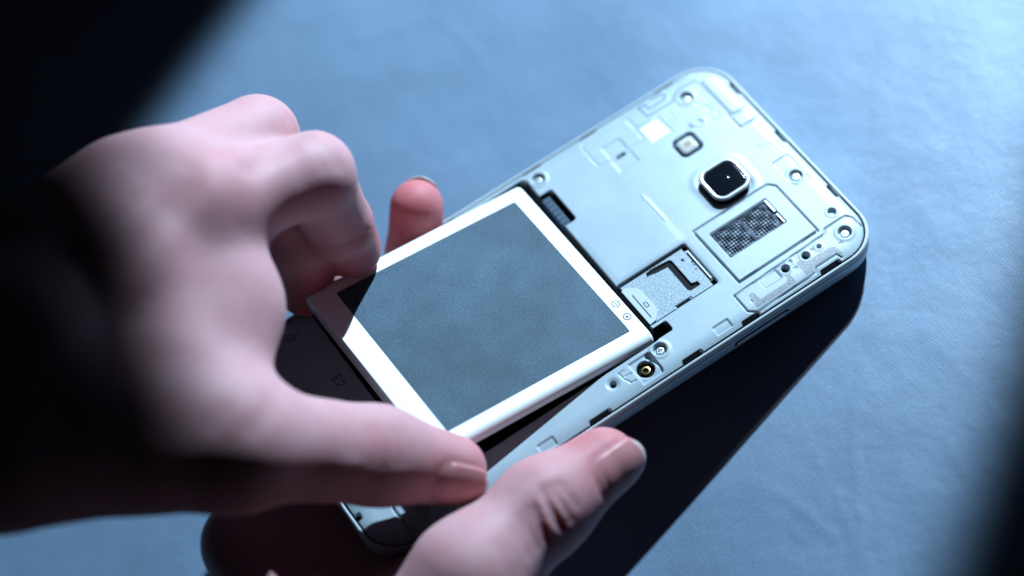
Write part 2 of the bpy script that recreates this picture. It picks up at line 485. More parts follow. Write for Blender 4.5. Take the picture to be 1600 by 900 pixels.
plate = grid_mesh('mid_housing', -70.6, 70.6, -35.2, 35.2, 0.2, plate_height,
                  lambda X, Y: d_rr(X, Y, -PLATE_HX, PLATE_HX, -PLATE_HY, PLATE_HY, PLATE_R) < 0.02, M['plate'], phone)
plate.data.materials.append(M['recess_shade'])            # shade inside the deep openings, painted near-black on every low face
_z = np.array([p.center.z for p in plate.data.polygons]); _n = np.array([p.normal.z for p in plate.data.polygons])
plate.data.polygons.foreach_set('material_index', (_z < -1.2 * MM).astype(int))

loft('rim', [(-0.95, -3.4), (-0.72, -1.25), (-0.60, -0.82), (-0.36, -0.66), (-0.10, -0.74), (0.14, -1.05), (0.24, -1.6), (0.18, -2.15), (-0.25, -2.25)],
     71.15, 35.6, 9.9, M['rim'], phone, n=18)
loft('side_band', [(-0.25, -2.2), (-0.22, -2.5), (0.08, -2.7), (0.14, -2.9), (0.16, -4.6), (0.02, -5.9), (-0.45, -6.9), (-1.2, -7.55), (-2.0, -7.8), (-3.0, -7.8)],
     71.15, 35.6, 9.9, M['band'], phone, n=18)
loft('screen', [(-1.7, -7.0), (-1.75, -7.95), (-2.1, -8.05)], 71.15, 35.6, 9.9, M['glass'], phone, n=18, cap0=True, cap1=True)
# power key and its slot on the long edge
def edge_key(name, x0, x1, z, h, proud, material, ysign=-1):
    c = (x0 + x1) / 2; n = 8; pts = rrect((x1 - x0) / 2, h, h, n, c, z)
    V, F = [], []
    for (o, y) in ((0, 35.3), (0, 35.72 + proud), (-0.18, 35.86 + proud)):
        k = ((x1 - x0) / 2 + o) / ((x1 - x0) / 2); kz = (h + o) / h
        V += [(c + (px - c) * k, ysign * y, z + (pz - z) * kz) for px, pz in pts]
    m = len(pts)
    for i in range(2):
        for q in range(m): F.append((i * m + q, i * m + (q + 1) % m, (i + 1) * m + (q + 1) % m, (i + 1) * m + q))
    F.append(tuple(range(2 * m, 3 * m)))
    o = mesh_obj(name, V, F, material, phone); fix_normals(o); sharp(o)
    return o
edge_key('key_slot', 26.6, 42.4, -4.3, 0.95, 0.02, M['black'])
edge_key('power_key', 27.2, 41.8, -4.3, 0.62, 0.28, M['band'])

# screws: a domed head with a cross recess
def screw_height(X, Y):
    d = np.hypot(X, Y)
    Z = 0.16 - 0.10 * (d / 1.1) ** 2 - 0.35 * step(1.02 - d, 0.25)
    cr = np.minimum(d_rr(X, Y, -0.62, 0.62, -0.13, 0.13, 0.05), d_rr(X, Y, -0.13, 0.13, -0.62, 0.62, 0.05))
    return Z - 0.34 * step(cr, 0.14)
screw0 = None
for k, (x, y) in enumerate(SCREWS):
    if screw0 is None:
        screw0 = grid_mesh('screw', -1.3, 1.3, -1.3, 1.3, 0.055, screw_height, lambda X, Y: np.hypot(X, Y) < 1.29, M['steel'], phone)
        s = screw0
    else:
        s = screw0.copy(); COL.objects.link(s); s.parent = phone
    s.location = (x * MM, y * MM, (-0.72 if k < 5 else -0.8) * MM)
    s.rotation_euler = (0, 0, (0.3, 0.9, 0.55, 0.2, 0.7, 0.4, 1.1)[k])

# rear camera: black collar, chrome ring, lens window
CX, CY = 50.7, 0.75
cmod = loft('camera_collar', [(-0.2, -0.5), (-0.15, 0.9), (-0.35, 1.25), (-1.0, 1.3)], 5.35, 5.35, 3.2, M['black'], phone, CX, CY)
loft('camera_ring', [(-0.25, 1.15), (-0.02, 1.45), (0.0, 1.75), (-0.22, 2.02), (-0.55, 2.12), (-0.85, 2.02), (-1.05, 1.75), (-1.1, 1.5)], 5.35, 5.35, 3.2, M['chrome'], cmod, CX, CY, n=14)
loft('lens_window', [(-0.95, 1.3), (-1.0, 1.74), (-1.35, 1.80)], 5.35, 5.35, 3.2, M['glass'], cmod, CX, CY, cap1=True)
disc('lens', 1.5, [(1.55, 1.803), (1.5, 1.83), (1.2, 1.84)], M['glass'], cmod, CX - 0.3, CY)
# flash
FX, FY = 50.3, 16.0
fl = loft('flash_seat', [(-0.1, -1.0), (-0.05, -0.1), (-0.35, 0.05), (-0.6, -0.35), (-0.7, -0.7)], 3.05, 2.95, 1.5, M['seat'], phone, FX, FY, cap1=True)
loft('flash_lens', [(0, -0.6), (0, -0.15), (-0.35, 0.1), (-0.9, 0.22)], 2.25, 2.15, 1.0, M['flash'], fl, FX, FY, cap1=True)
loft('phosphor', [(0, 0.15), (-0.05, 0.26)], 0.95, 0.8, 0.3, M['amber'], fl, FX, FY, cap1=True)
# loudspeaker grille: two punched fields
def grille_height(X, Y):
    Z = np.zeros(X.shape)
    rng = np.random.default_rng(8)
    for (x0, nx) in ((40.0, 9), (47.9, 8)):
        for i in range(nx):
            for j in range(9):
                cx = x0 + i * 0.78; cy = -16.7 + j * 0.82
                if x0 > 45 and np.hypot(cx - 50.6, cy + 13.4) > 3.9: continue
                Z -= 0.5 * step(np.hypot(X - cx, Y - cy) - 0.24, 0.2)
    Z += 0.12 * np.sin(X * 1.3) * np.sin(Y * 1.7 + 0.4)
    return Z - 0.62
grid_mesh('speaker_grille', 38.9, 55.4, -17.7, -9.1, 0.11, grille_height, None, M['grille'], phone)
slab('grille_clip', [(55.0, -9.4), (55.45, -9.4), (55.45, -13.4), (55.0, -13.4)], -0.6, -0.05, M['chrome'], phone)
slab('grille_clip', [(55.05, -14.2), (55.45, -14.2), (55.45, -17.3), (55.05, -17.3)], -0.6, -0.15, M['chrome'], phone)
# card slot: black connector, stamped cover with its L-shaped window, pull tab
slab('card_connector', [(13.6, -20.9), (32.2, -20.9), (32.2, -7.7), (13.6, -7.7)], -1.69, -1.35, M['black'], phone)
LSH = [(20.4, -9.2), (20.8, -8.2), (22.8, -8.0), (27.2, -8.5), (27.6, -9.0), (27.7, -17.2), (29.2, -17.7), (29.2, -18.9), (26.4, -18.9), (25.9, -18.2), (25.9, -10.0), (22.6, -9.6), (22.0, -9.4)]
def simcov(X, Y):
    Z = np.full(X.shape, -0.85)
    for (x, y, r) in ((29.7, -10.6, 0.38), (31.3, -12.4, 0.18), (31.2, -13.4, 0.16), (30.8, -14.6, 0.16)):
        Z -= 0.4 * step(np.hypot(X - x, Y - y) - r, 0.15)
    Z -= 0.25 * step(d_rr(X, Y, 20.6, 25.4, -21.2, -20.1, 0.2), 0.2)
    return Z
def simkeep(X, Y):
    k = ~inside(X, Y, LSH)
    k &= ~((X > 21.0) & (X < 25.0) & (Y < -20.2)) & ~((X > 31.5) & ((Y > -8.9) | (Y < -19.6)))
    return k
grid_mesh('card_cover', 13.5, 32.2, -20.8, -7.8, 0.1, simcov, simkeep, M['sim'], phone)
slab('cover_lip', [(31.95, -9.3), (32.25, -9.3), (32.25, -19.2), (31.95, -19.2)], -1.2, -0.35, M['chrome'], phone)
slab('pull_tab', [(13.0, -9.0), (14.2, -8.7), (16.4, -10.4), (16.9, -12.0), (17.0, -17.6), (16.8, -18.9), (15.0, -20.6), (13.1, -20.9)], -0.7, -0.42, M['rim'], phone, 0.08)
slab('tab_rib', [(14.35, -11.5), (14.6, -11.5), (14.6, -19.4), (14.35, -19.4)], -0.45, -0.36, M['dark_ink'], phone)
slab('tab_mark', strip([(16.0, -15.0), (16.0, -16.4), (15.2, -16.4), (15.2, -15.0), (15.8, -15.0)], 0.18), -0.45, -0.38, M['dark_ink'], phone)
# battery contacts
cb = slab('contact_block', [(12.9, 15.7), (15.0, 15.7), (15.0, 25.5), (12.9, 25.5)], -4.0, -1.1, M['navy'], phone, 0.1)
for k in range(6):
    y = 16.6 + k * 1.55
    slab('contact_pin', [(12.7, y - 0.32), (14.6, y - 0.32), (14.6, y + 0.32), (12.7, y + 0.32)], -1.4, -0.92, M['navy'], cb, 0.08)
# antenna test socket
so = disc('antenna_socket', 1.0, [(1.75, -2.2), (1.75, -1.5), (1.5, -1.45), (1.5, -2.0)], M['black'], phone, 5.2, -30.3)
disc('socket_ring', 1.0, [(1.2, -2.1), (1.2, -1.0), (1.05, -0.9), (0.8, -0.9), (0.72, -1.0), (0.72, -1.9)], M['gold'], so, 5.2, -30.3)
disc('socket_core', 1.0, [(0.4, -2.0), (0.4, -1.5), (0.3, -1.45)], M['black'], so, 5.2, -30.3)
# conductive films and the antenna trace, laid over the curve of the housing
def film(name, keep, x0, x1, y0, y1, lift, material, res=0.14):
    def Hf(X, Y):
        D = -d_rr(X, Y, -PLATE_HX, PLATE_HX, -PLATE_HY, PLATE_HY, PLATE_R)
        return -0.95 * np.clip(1 - D / 4.6, 0, 1) ** 2.2 + lift
    return grid_mesh(name, x0, x1, y0, y1, res, Hf, keep, material, phone)
FILM1 = [(35.9, -28.9), (37.3, -28.7), (37.8, -31.4), (45.0, -31.4), (45.9, -30.8), (46.1, -29.4), (47.3, -29.5), (47.3, -32.7), (35.6, -32.9)]
FILM2 = [(50.2, -28.4), (52.0, -28.5), (52.3, -29.7), (59.0, -29.9), (60.3, -30.5), (60.6, -33.4), (59.7, -33.5), (59.4, -31.8), (53.0, -31.9), (52.2, -32.8), (50.1, -32.8)]
film('antenna_film', lambda X, Y: inside(X, Y, FILM1), 35, 48, -33.2, -28.4, 0.03, M['grey_film'])
film('antenna_film', lambda X, Y: inside(X, Y, FILM2), 49.6, 61, -33.8, -28.0, 0.03, M['grey_film'])
TR = [(51.2, 33.4), (54.2, 33.2), (54.8, 32.2), (54.0, 31.0), (49.2, 31.0), (49.0, 33.2), (47.3, 33.2), (47.5, 29.4), (55.2, 29.2), (56.3, 30.4), (58.2, 31.3), (63.4, 31.0), (63.7, 28.3), (64.0, 16.6), (67.0, 15.9)]
film('antenna_trace', lambda X, Y: (d_line(X, Y, TR) < 0.34) & (np.hypot(X - 58.4, Y - 28.0) > 2.2), 46.5, 68, 15, 34.2, 0.03, M['trace'], 0.12)
slab('moisture_sticker', [(43.8, 27.2), (48.7, 27.3), (49.1, 22.1), (43.9, 21.9)], -0.2, 0.06, M['white_film'], phone)
slab('foam_pad', rrect(2.2, 1.25, 0.25, 4, 42.8, -28.35), -0.6, -0.26, M['plate'], phone)

# the mark E2 moulded in dark ink beside the bay: strokes in a frame whose text runs along -y
def glyph(strokes, ox, w=0.26):
    for n, st in enumerate(strokes):
        P = [(-55.3 + v * 1.9, 13.4 - ox - u * 1.2) for u, v in st]
        slab('moulded_mark', strip(P, w), -0.1, 0.03 + 0.004 * n, M['dark_ink'], phone)
glyph([[(1, 1), (0, 1), (0, 0), (1, 0)], [(0, 0.5), (0.85, 0.5)]], 0.0)
glyph([[(0, 0.75), (0.15, 0.95), (0.5, 1.0), (0.85, 0.92), (1, 0.7), (0.85, 0.45), (0, 0.02), (1.05, 0.02)]], 1.7)

# ================================================================== the battery
BA = math.radians(10.0)
BAT_M = PHONE_M @ Matrix.Translation((11.4 * MM, 4.0 * MM, 0.3 * MM)) @ Matrix.Rotation(BA, 4, 'Y') @ Matrix.Rotation(math.radians(1.3), 4, 'Z')
battery = empty('battery', BAT_M)
tag(battery, 'white phone battery with slate grey label, lifted by its lower end out of the phone', 'battery')
BL, BH = 61.8, 26.4        # length, half width of the flat top
def casing():
    V, F = [], []; n = 6
    prof = [(-1.2, -4.7)] + [(2.35 * math.sin(a), -2.35 + 2.35 * math.cos(a)) for a in np.linspace(math.radians(150), 0, 14)]
    for (o, z) in prof:                            # long sides fully rounded, ends nearly square
        ex = 0.45 * max(o, 0) / 2.35 if z > -2.35 else 0.45 - 0.3 * (1 - max(o, 0) / 2.35)
        V += [(x - BL / 2, y, z) for x, y in rrect(BL / 2 - 0.45 + ex, BH + o, 0.9, n)]
    m = 4 * (n + 1)
    for i in range(len(prof) - 1):
        for k in range(m): F.append((i * m + k, i * m + (k + 1) % m, (i + 1) * m + (k + 1) % m, (i + 1) * m + k))
    F += [tuple(range(m - 1, -1, -1)), tuple(range((len(prof) - 1) * m, len(prof) * m))]
    o = mesh_obj('casing', V, F, M['bat_white'], battery); fix_normals(o); sharp(o, 35)
casing()
slab('label_film', rrect(25.75, 24.2, 0.5, 4, -4.0 - 25.75, 0), -0.2, 0.06, M['bat_label'], battery)
def polarity(x, y, plus):
    n = 28; r0, r1 = 0.80, 1.08
    V = [(x + r * math.cos(2 * math.pi * k / n), y + r * math.sin(2 * math.pi * k / n), z) for z in (0.0, 0.035) for r in (r0, r1) for k in range(n)]
    F = []
    for k in range(n):
        j = (k + 1) % n
        F += [(2 * n + k, 2 * n + j, 3 * n + j, 3 * n + k), (n + k, n + j, 3 * n + j, 3 * n + k), (k, 2 * n + k, 2 * n + j, j)]
    o = mesh_obj('polarity_mark', V, F, M['ink'], battery, False); fix_normals(o)
    slab('mark_bar', [(x - 0.14, y - 0.55), (x + 0.14, y - 0.55), (x + 0.14, y + 0.55), (x - 0.14, y + 0.55)], 0.0, 0.035, M['ink'], o)
    if plus:
        slab('mark_bar', [(x - 0.55, y - 0.14), (x + 0.55, y - 0.14), (x + 0.55, y + 0.14), (x - 0.55, y + 0.14)], 0.0, 0.04, M['ink'], o)
polarity(-2.1, -15.6, False)
polarity(-2.1, -20.2, True)

# ================================================================== the hands
def build_hand(name, prims, grooves, flush, vox=0.65, k=5.0, matrix=PHONE_M):
    """one continuous skin over tapered bones: smooth union of cones on a grid, meshed with surface nets"""
    P = np.array([p for pr in prims for p in (pr[0], pr[2])]); Rm = max(max(pr[1], pr[3]) for pr in prims)
    lo = P.min(0) - Rm - 3; hi = P.max(0) + Rm + 3
    n = np.ceil((hi - lo) / vox).astype(int) + 1
    ax = [lo[i] + vox * np.arange(n[i]) for i in range(3)]
    D = np.full(n, 12.0, np.float32)
    for pr in prims:
        a, ra, b, rb = np.array(pr[0], float), pr[1], np.array(pr[2], float), pr[3]
        kk = pr[4] if len(pr) > 4 else k
        m = max(ra, rb) + 12
        i0 = np.maximum(((np.minimum(a, b) - m - lo) / vox).astype(int), 0)
        i1 = np.minimum(((np.maximum(a, b) + m - lo) / vox).astype(int) + 2, n)
        sl = tuple(slice(i0[i], i1[i]) for i in range(3))
        X, Y, Z = np.meshgrid(*[ax[i][sl[i]] for i in range(3)], indexing='ij')
        d = b - a; L2 = d @ d + 1e-9
        h = np.clip(((X - a[0]) * d[0] + (Y - a[1]) * d[1] + (Z - a[2]) * d[2]) / L2, 0, 1)
        v = np.sqrt((X - a[0] - h * d[0]) ** 2 + (Y - a[1] - h * d[1]) ** 2 + (Z - a[2] - h * d[2]) ** 2) - (ra + (rb - ra) * h)
        o = D[sl]
        hh = np.clip(0.5 + 0.5 * (o - v) / kk, 0, 1)
        D[sl] = o * (1 - hh) + v * hh - kk * hh * (1 - hh)
    for (pts, w, dp) in grooves:                       # creases (dp > 0) and folds (dp < 0)
        pts = np.array(pts, float)
        m = 3 * w + 2
        i0 = np.maximum(((pts.min(0) - m - lo) / vox).astype(int), 0)
        i1 = np.minimum(((pts.max(0) + m - lo) / vox).astype(int) + 2, n)
        if (i1 <= i0).any(): continue
        sl = tuple(slice(i0[i], i1[i]) for i in range(3))
        X, Y, Z = np.meshgrid(*[ax[i][sl[i]] for i in range(3)], indexing='ij')
        best = np.full(X.shape, 1e3)
        for a, b in zip(pts[:-1], pts[1:]):
            d = b - a
            h = np.clip(((X - a[0]) * d[0] + (Y - a[1]) * d[1] + (Z - a[2]) * d[2]) / (d @ d + 1e-9), 0, 1)
            best = np.minimum(best, np.sqrt((X - a[0] - h * d[0]) ** 2 + (Y - a[1] - h * d[1]) ** 2 + (Z - a[2] - h * d[2]) ** 2))
        D[sl] += (dp * np.exp(-(best / w) ** 2)).astype(np.float32)
    # surface nets
    S = D < 0
    c = [S[i:n[0] - 1 + i, j:n[1] - 1 + j, l:n[2] - 1 + l] for i in (0, 1) for j in (0, 1) for l in (0, 1)]
    cnt = sum(x.astype(np.int8) for x in c)
    act = (cnt > 0) & (cnt < 8)
    ids = np.full(act.shape, -1); ii = np.argwhere(act); ids[act] = np.arange(len(ii))
    acc = np.zeros((len(ii), 3)); num = np.zeros(len(ii))
    cor = [(i, j, l) for i in (0, 1) for j in (0, 1) for l in (0, 1)]
    for p in range(8):
        for q in range(p + 1, 8):
            A, B = np.array(cor[p]), np.array(cor[q])
            if abs(A - B).sum() != 1: continue
            da = D[tuple((ii + A).T)]; db = D[tuple((ii + B).T)]
            x = (da < 0) != (db < 0)
            t = da / np.where(x, da - db, 1)
            pt = ii + A + t[:, None] * (B - A)
            acc[x] += pt[x]; num[x] += 1
    V = lo + vox * acc / num[:, None]
    F = []
    for axis in range(3):
        e = [slice(None)] * 3; f = [slice(None)] * 3
        e[axis] = slice(0, -1); f[axis] = slice(1, None)
        s0, s1 = S[tuple(e)], S[tuple(f)]
        x = np.argwhere(s0 != s1)
        u, w = [(1, 2), (2, 0), (0, 1)][axis]
        x = x[(x[:, u] > 0) & (x[:, w] > 0) & (x[:, u] < n[u] - 1) & (x[:, w] < n[w] - 1)]
        def g(du, dw):
            y = x.copy(); y[:, u] += du; y[:, w] += dw; return ids[tuple(y.T)]
        Q = np.stack([g(-1, -1), g(0, -1), g(0, 0), g(-1, 0)], 1)
        flip = ~s0[tuple(x.T)]
        Q[flip] = Q[flip][:, ::-1]
        F.append(Q)
    F = np.concatenate(F); F = F[(F >= 0).all(1)]
    # relax a little
    for it in range(3):
        s = np.zeros_like(V); m = np.zeros(len(V))
        for a in range(4):
            b = (a + 1) % 4
            np.add.at(s, F[:, a], V[F[:, b]]); np.add.at(m, F[:, a], 1)
            np.add.at(s, F[:, b], V[F[:, a]]); np.add.at(m, F[:, b], 1)
        V = V + 0.4 * (s / m[:, None] - V)
    me = bpy.data.meshes.new(name)
    me.vertices.add(len(V)); me.vertices.foreach_set('co', (V * MM).ravel())
    me.loops.add(F.size); me.loops.foreach_set('vertex_index', F.ravel())
    me.polygons.add(len(F)); me.polygons.foreach_set('loop_start', np.arange(0, F.size, 4))
    me.polygons.foreach_set('loop_total', np.full(len(F), 4))
    me.polygons.foreach_set('use_smooth', np.ones(len(F), bool))
    me.update(calc_edges=True)
    fl = np.zeros(len(V))
    for (p, r, a) in flush:
        fl += a * np.exp(-(np.linalg.norm(V - np.array(p), axis=1) / r) ** 2)
    at = me.attributes.new('flush', 'FLOAT', 'POINT'); at.data.foreach_set('value', np.clip(fl, 0, 1))
    me.materials.append(M['skin'])
    o = bpy.data.objects.new(name, me); COL.objects.link(o)
    o.matrix_world = matrix
    return o

def nail_frame(base, tip, up):
    base, tip, up = (np.array(x, float) for x in (base, tip, up))
    d = tip - base; L = np.linalg.norm(d); d /= L
    up = up - d * (up @ d); up /= np.linalg.norm(up)
    return base, d, up, np.cross(d, up), L

def nail_fold(base, tip, up, w, r0, r1, t0, curl=0.55):
    """the groove of skin round the sides and root of a nail"""
    base, d, up, s, L = nail_frame(base, tip, up); pts = []
    for v, x in [(1.06, L * 0.72), (1.08, L * 0.4), (1.02, L * 0.12), (0.6, -0.02 * L), (0, -0.06 * L), (-0.6, -0.02 * L), (-1.02, L * 0.12), (-1.08, L * 0.4), (-1.06, L * 0.72)]:
        rr_ = r0 + (r1 - r0) * min(x / t0, 1) - curl * max(0.0, x - t0) ** 2 / (2 * r1)
        a = v * w / r0
        pts.append(tuple(base + d * x + up * (rr_ * math.cos(a)) + s * (rr_ * math.sin(a))))
    return (pts, 0.75, 0.42)

def fingernail(hand, base, tip, up, w, r0, r1, t0, curl=0.55):
    """a curved plate over the last joint: base/tip are points on the finger's axis, up points out of its back, r0/r1 its radius"""
    base, d, up, s, L = nail_frame(base, tip, up)
    nu, nv = 14, 14; V = []; cols = []
    for th in (0.0, -0.45):
        for i in range(nu + 1):
            u = i / nu
            for j in range(nv + 1):
                v = (j / nv - 0.5) * 2
                round0 = 0.16 * L * (abs(v) ** 2.4); round1 = 0.14 * L * (abs(v) ** 2.2)
                x = round0 + u * (L - round0 - round1)
                ang = v * w / r0
                rr_ = r0 + (r1 - r0) * min(x / t0, 1) + th - curl * max(0.0, x - t0) ** 2 / (2 * r1)
                rr_ -= 0.55 * max(0, 0.18 - u) / 0.18
                V.append(base + d * x + up * (rr_ * math.cos(ang)) + s * (rr_ * math.sin(ang)))
    m = (nu + 1) * (nv + 1); F = []; mi = []
    for i in range(nu):
        for j in range(nv):
            a = i * (nv + 1) + j
            F.append((a, a + 1, a + nv + 2, a + nv + 1)); F.append((m + a, m + a + nv + 1, m + a + nv + 2, m + a + 1))
    rim = [j for j in range(nv + 1)] + [i * (nv + 1) + nv for i in range(1, nu + 1)] + [nu * (nv + 1) + j for j in range(nv - 1, -1, -1)] + [i * (nv + 1) for i in range(nu - 1, 0, -1)]
    for a, b in zip(rim, rim[1:] + rim[:1]): F.append((a, b, m + b, m + a))
    o = mesh_obj('fingernail', V, F, M['nail'], hand)
    o.data.materials.append(M['nail_edge'])
    for p in o.data.polygons:
        c = np.array(p.center) / MM - base
        if c @ d > L * 0.90: p.material_index = 1
    fix_normals(o)
    return o

LEFT = [
    ((-178.0, 12.9, 118.0), 25, (-139.7, 26.0, 80.0), 23, 10),
    ((-139.7, 26.0, 80.0), 23, (-116.7, 20.0, 68.0), 19, 10),
    ((-116.7, 20.0, 68.0), 19, (-92.0, 26.9, 58.0), 15, 8),
    ((-92.0, 26.9, 58.0), 15, (-63.0, 33.3, 57.0), 11.5, 8),
    ((-92.0, 26.9, 58.0), 15, (-68.0, 42.9, 60.0), 11.5, 8),
    ((-105.5, 35.1, 65.0), 15, (-77.5, 46.4, 59.0), 11, 8),
    ((-92.0, 26.9, 58.0), 14, (-77.5, 46.4, 59.0), 11, 8),
    ((-116.7, 20.0, 68.0), 18, (-105.5, 35.1, 65.0), 16, 8),
    ((-105.5, 35.1, 65.0), 15, (-88.5, 48.8, 57.0), 10, 8),
    ((-139.7, 26.0, 80.0), 20, (-128.0, 3.3, 64.0), 16, 10),
    ((-128.0, 3.3, 64.0), 16, (-112.1, 2.8, 57.0), 15, 8),
    ((-112.1, 2.8, 57.0), 15, (-95.6, 6.3, 51.0), 13.5, 8),
    ((-95.6, 6.3, 51.0), 13.5, (-87.4, -14.5, 44.0), 12.5, 8),
    ((-92.0, 26.9, 58.0), 14, (-95.6, 6.3, 51.0), 13, 10),
    ((-95.6, 6.3, 51.0), 12, (-71.1, 14.8, 46.0), 8, 10),
    ((-92.0, 26.9, 58.0), 14, (-71.1, 14.8, 46.0), 9, 10),
    ((-116.7, 20.0, 68.0), 18, (-112.1, 2.8, 57.0), 16, 8),
    ((-128.0, 3.3, 64.0), 17, (-101.1, -7.7, 50.0), 13.5, 8),
    ((-101.1, -7.7, 50.0), 13.5, (-87.4, -14.5, 44.0), 12.5, 8),
    ((-71.1, 14.8, 46.0), 8, (-63.0, 33.3, 57.0), 9, 10),
    ((-71.1, 14.8, 46.0), 7.5, (-87.4, -14.5, 44.0), 9, 10),
    ((-63.0, 33.3, 57.0), 11.2, (-38.1, 31.6, 49.0), 9.3, 6),
    ((-38.1, 31.6, 49.0), 9.2, (-36.3, 31.8, 27.0), 8.0, 3),
    ((-36.3, 31.8, 27.0), 8.0, (-34.7, 33.6, 13.0), 7.2, 2),
    ((-68.0, 42.9, 60.0), 11.3, (-42.4, 51.1, 46.0), 9.8, 4),
    ((-42.4, 51.1, 46.0), 9.2, (-44.9, 37.7, 20.0), 7.8, 2),
    ((-44.9, 37.7, 20.0), 7.8, (-47.9, 37.0, 4.0), 7.0, 2),
    ((-77.5, 46.4, 59.0), 10.5, (-53.2, 57.1, 40.0), 8.8, 4),
    ((-53.2, 57.1, 40.0), 8.6, (-54.7, 46.3, 30.0), 7.5, 2),
    ((-54.7, 46.3, 30.0), 7.5, (-57.4, 46.5, 20.0), 6.6, 2),
    ((-88.5, 48.8, 57.0), 9.5, (-71.9, 57.1, 36.0), 7.6, 4),
    ((-71.9, 57.1, 36.0), 7.5, (-75.1, 47.0, 32.0), 6.5, 2),
    ((-75.1, 47.0, 32.0), 6.5, (-76.2, 45.5, 24.0), 5.8, 2),
    ((-87.4, -14.5, 44.0), 12.6, (-60.3, -23.1, 20.5), 10.8, 6),
    ((-60.3, -23.1, 20.5), 10.6, (-47.7, -31.0, 11.0), 8.2, 4),
]
LEFT_FLUSH = [
    ((-60.1, 31.1, 66.0), 7, 0.4),
    ((-63.0, 33.3, 57.0), 9, 0.2),
    ((-34.7, 33.6, 13.0), 13, 1.0),
    ((-36.3, 31.8, 27.0), 10, 0.55),
    ((-42.4, 51.1, 46.0), 8, 0.2),
    ((-47.9, 37.0, 4.0), 12, 0.8),
    ((-47.7, -31.0, 11.0), 9, 0.75),
    ((-60.3, -23.1, 20.5), 9, 0.35),
    ((-48.5, -35.2, 24.0), 5, 0.5),
    ((-59.2, -28.9, 34.0), 6, 0.25),
]
RIGHT = [
    ((-121.3, -136.3, -20.0), 26, (-96.3, -70.5, -34.0), 22, 12),
    ((-96.3, -70.5, -34.0), 16, (-91.0, 6.5, -33.0), 12, 12),
    ((-96.3, -70.5, -34.0), 16, (-73.8, 0.9, -31.0), 11, 12),
    ((-96.3, -70.5, -34.0), 16, (-59.0, -3.0, -29.0), 11, 12),
    ((-96.3, -70.5, -34.0), 16, (-44.9, -14.9, -24.0), 11, 12),
    ((-96.3, -70.5, -34.0), 20, (-81.9, -61.9, -8.0), 17, 12),
    ((-81.9, -61.9, -8.0), 17, (-58.1, -54.0, 6.0), 13.5, 10),
    ((-81.9, -61.9, -8.0), 14, (-44.9, -14.9, -24.0), 10, 12),
    ((-58.1, -54.0, 6.0), 12.2, (-35.0, -49.1, 6.0), 10.6, 6),
    ((-35.0, -49.1, 6.0), 10.4, (-17.8, -47.0, 4.0), 8.2, 5),
    ((-44.9, -14.9, -24.0), 10.5, (-27.7, 22.8, -19.0), 8.6, 5),
    ((-27.7, 22.8, -19.0), 8.4, (-18.4, 37.5, -9.0), 7.4, 3),
    ((-18.4, 37.5, -9.0), 7.3, (-13.5, 41.0, 3.0), 6.6, 2),
    ((-59.0, -3.0, -29.0), 10.5, (-45.3, 24.9, -19.0), 8.6, 5),
    ((-45.3, 24.9, -19.0), 8.4, (-39.6, 45.1, -14.0), 7.4, 3),
    ((-39.6, 45.1, -14.0), 7.3, (-40.5, 44.1, -6.0), 6.6, 2),
    ((-73.8, 0.9, -31.0), 10, (-60.7, 21.5, -20.0), 8.4, 5),
    ((-60.7, 21.5, -20.0), 8.2, (-51.3, 37.4, -20.0), 7.4, 3),
    ((-91.0, 6.5, -33.0), 9.5, (-74.3, 14.6, -21.0), 7.6, 5),
    ((-74.3, 14.6, -21.0), 7.4, (-66.1, 28.7, -21.0), 6.6, 3),
]
RIGHT_FLUSH = [
    ((-17.8, -47.0, 4.0), 13, 0.8),
    ((-35.0, -49.1, 6.0), 9, 0.35),
    ((-13.5, 41.0, 3.0), 13, 0.95),
    ((-18.4, 37.5, -9.0), 9, 0.5),
    ((-58.1, -54.0, 6.0), 10, 0.15),
]
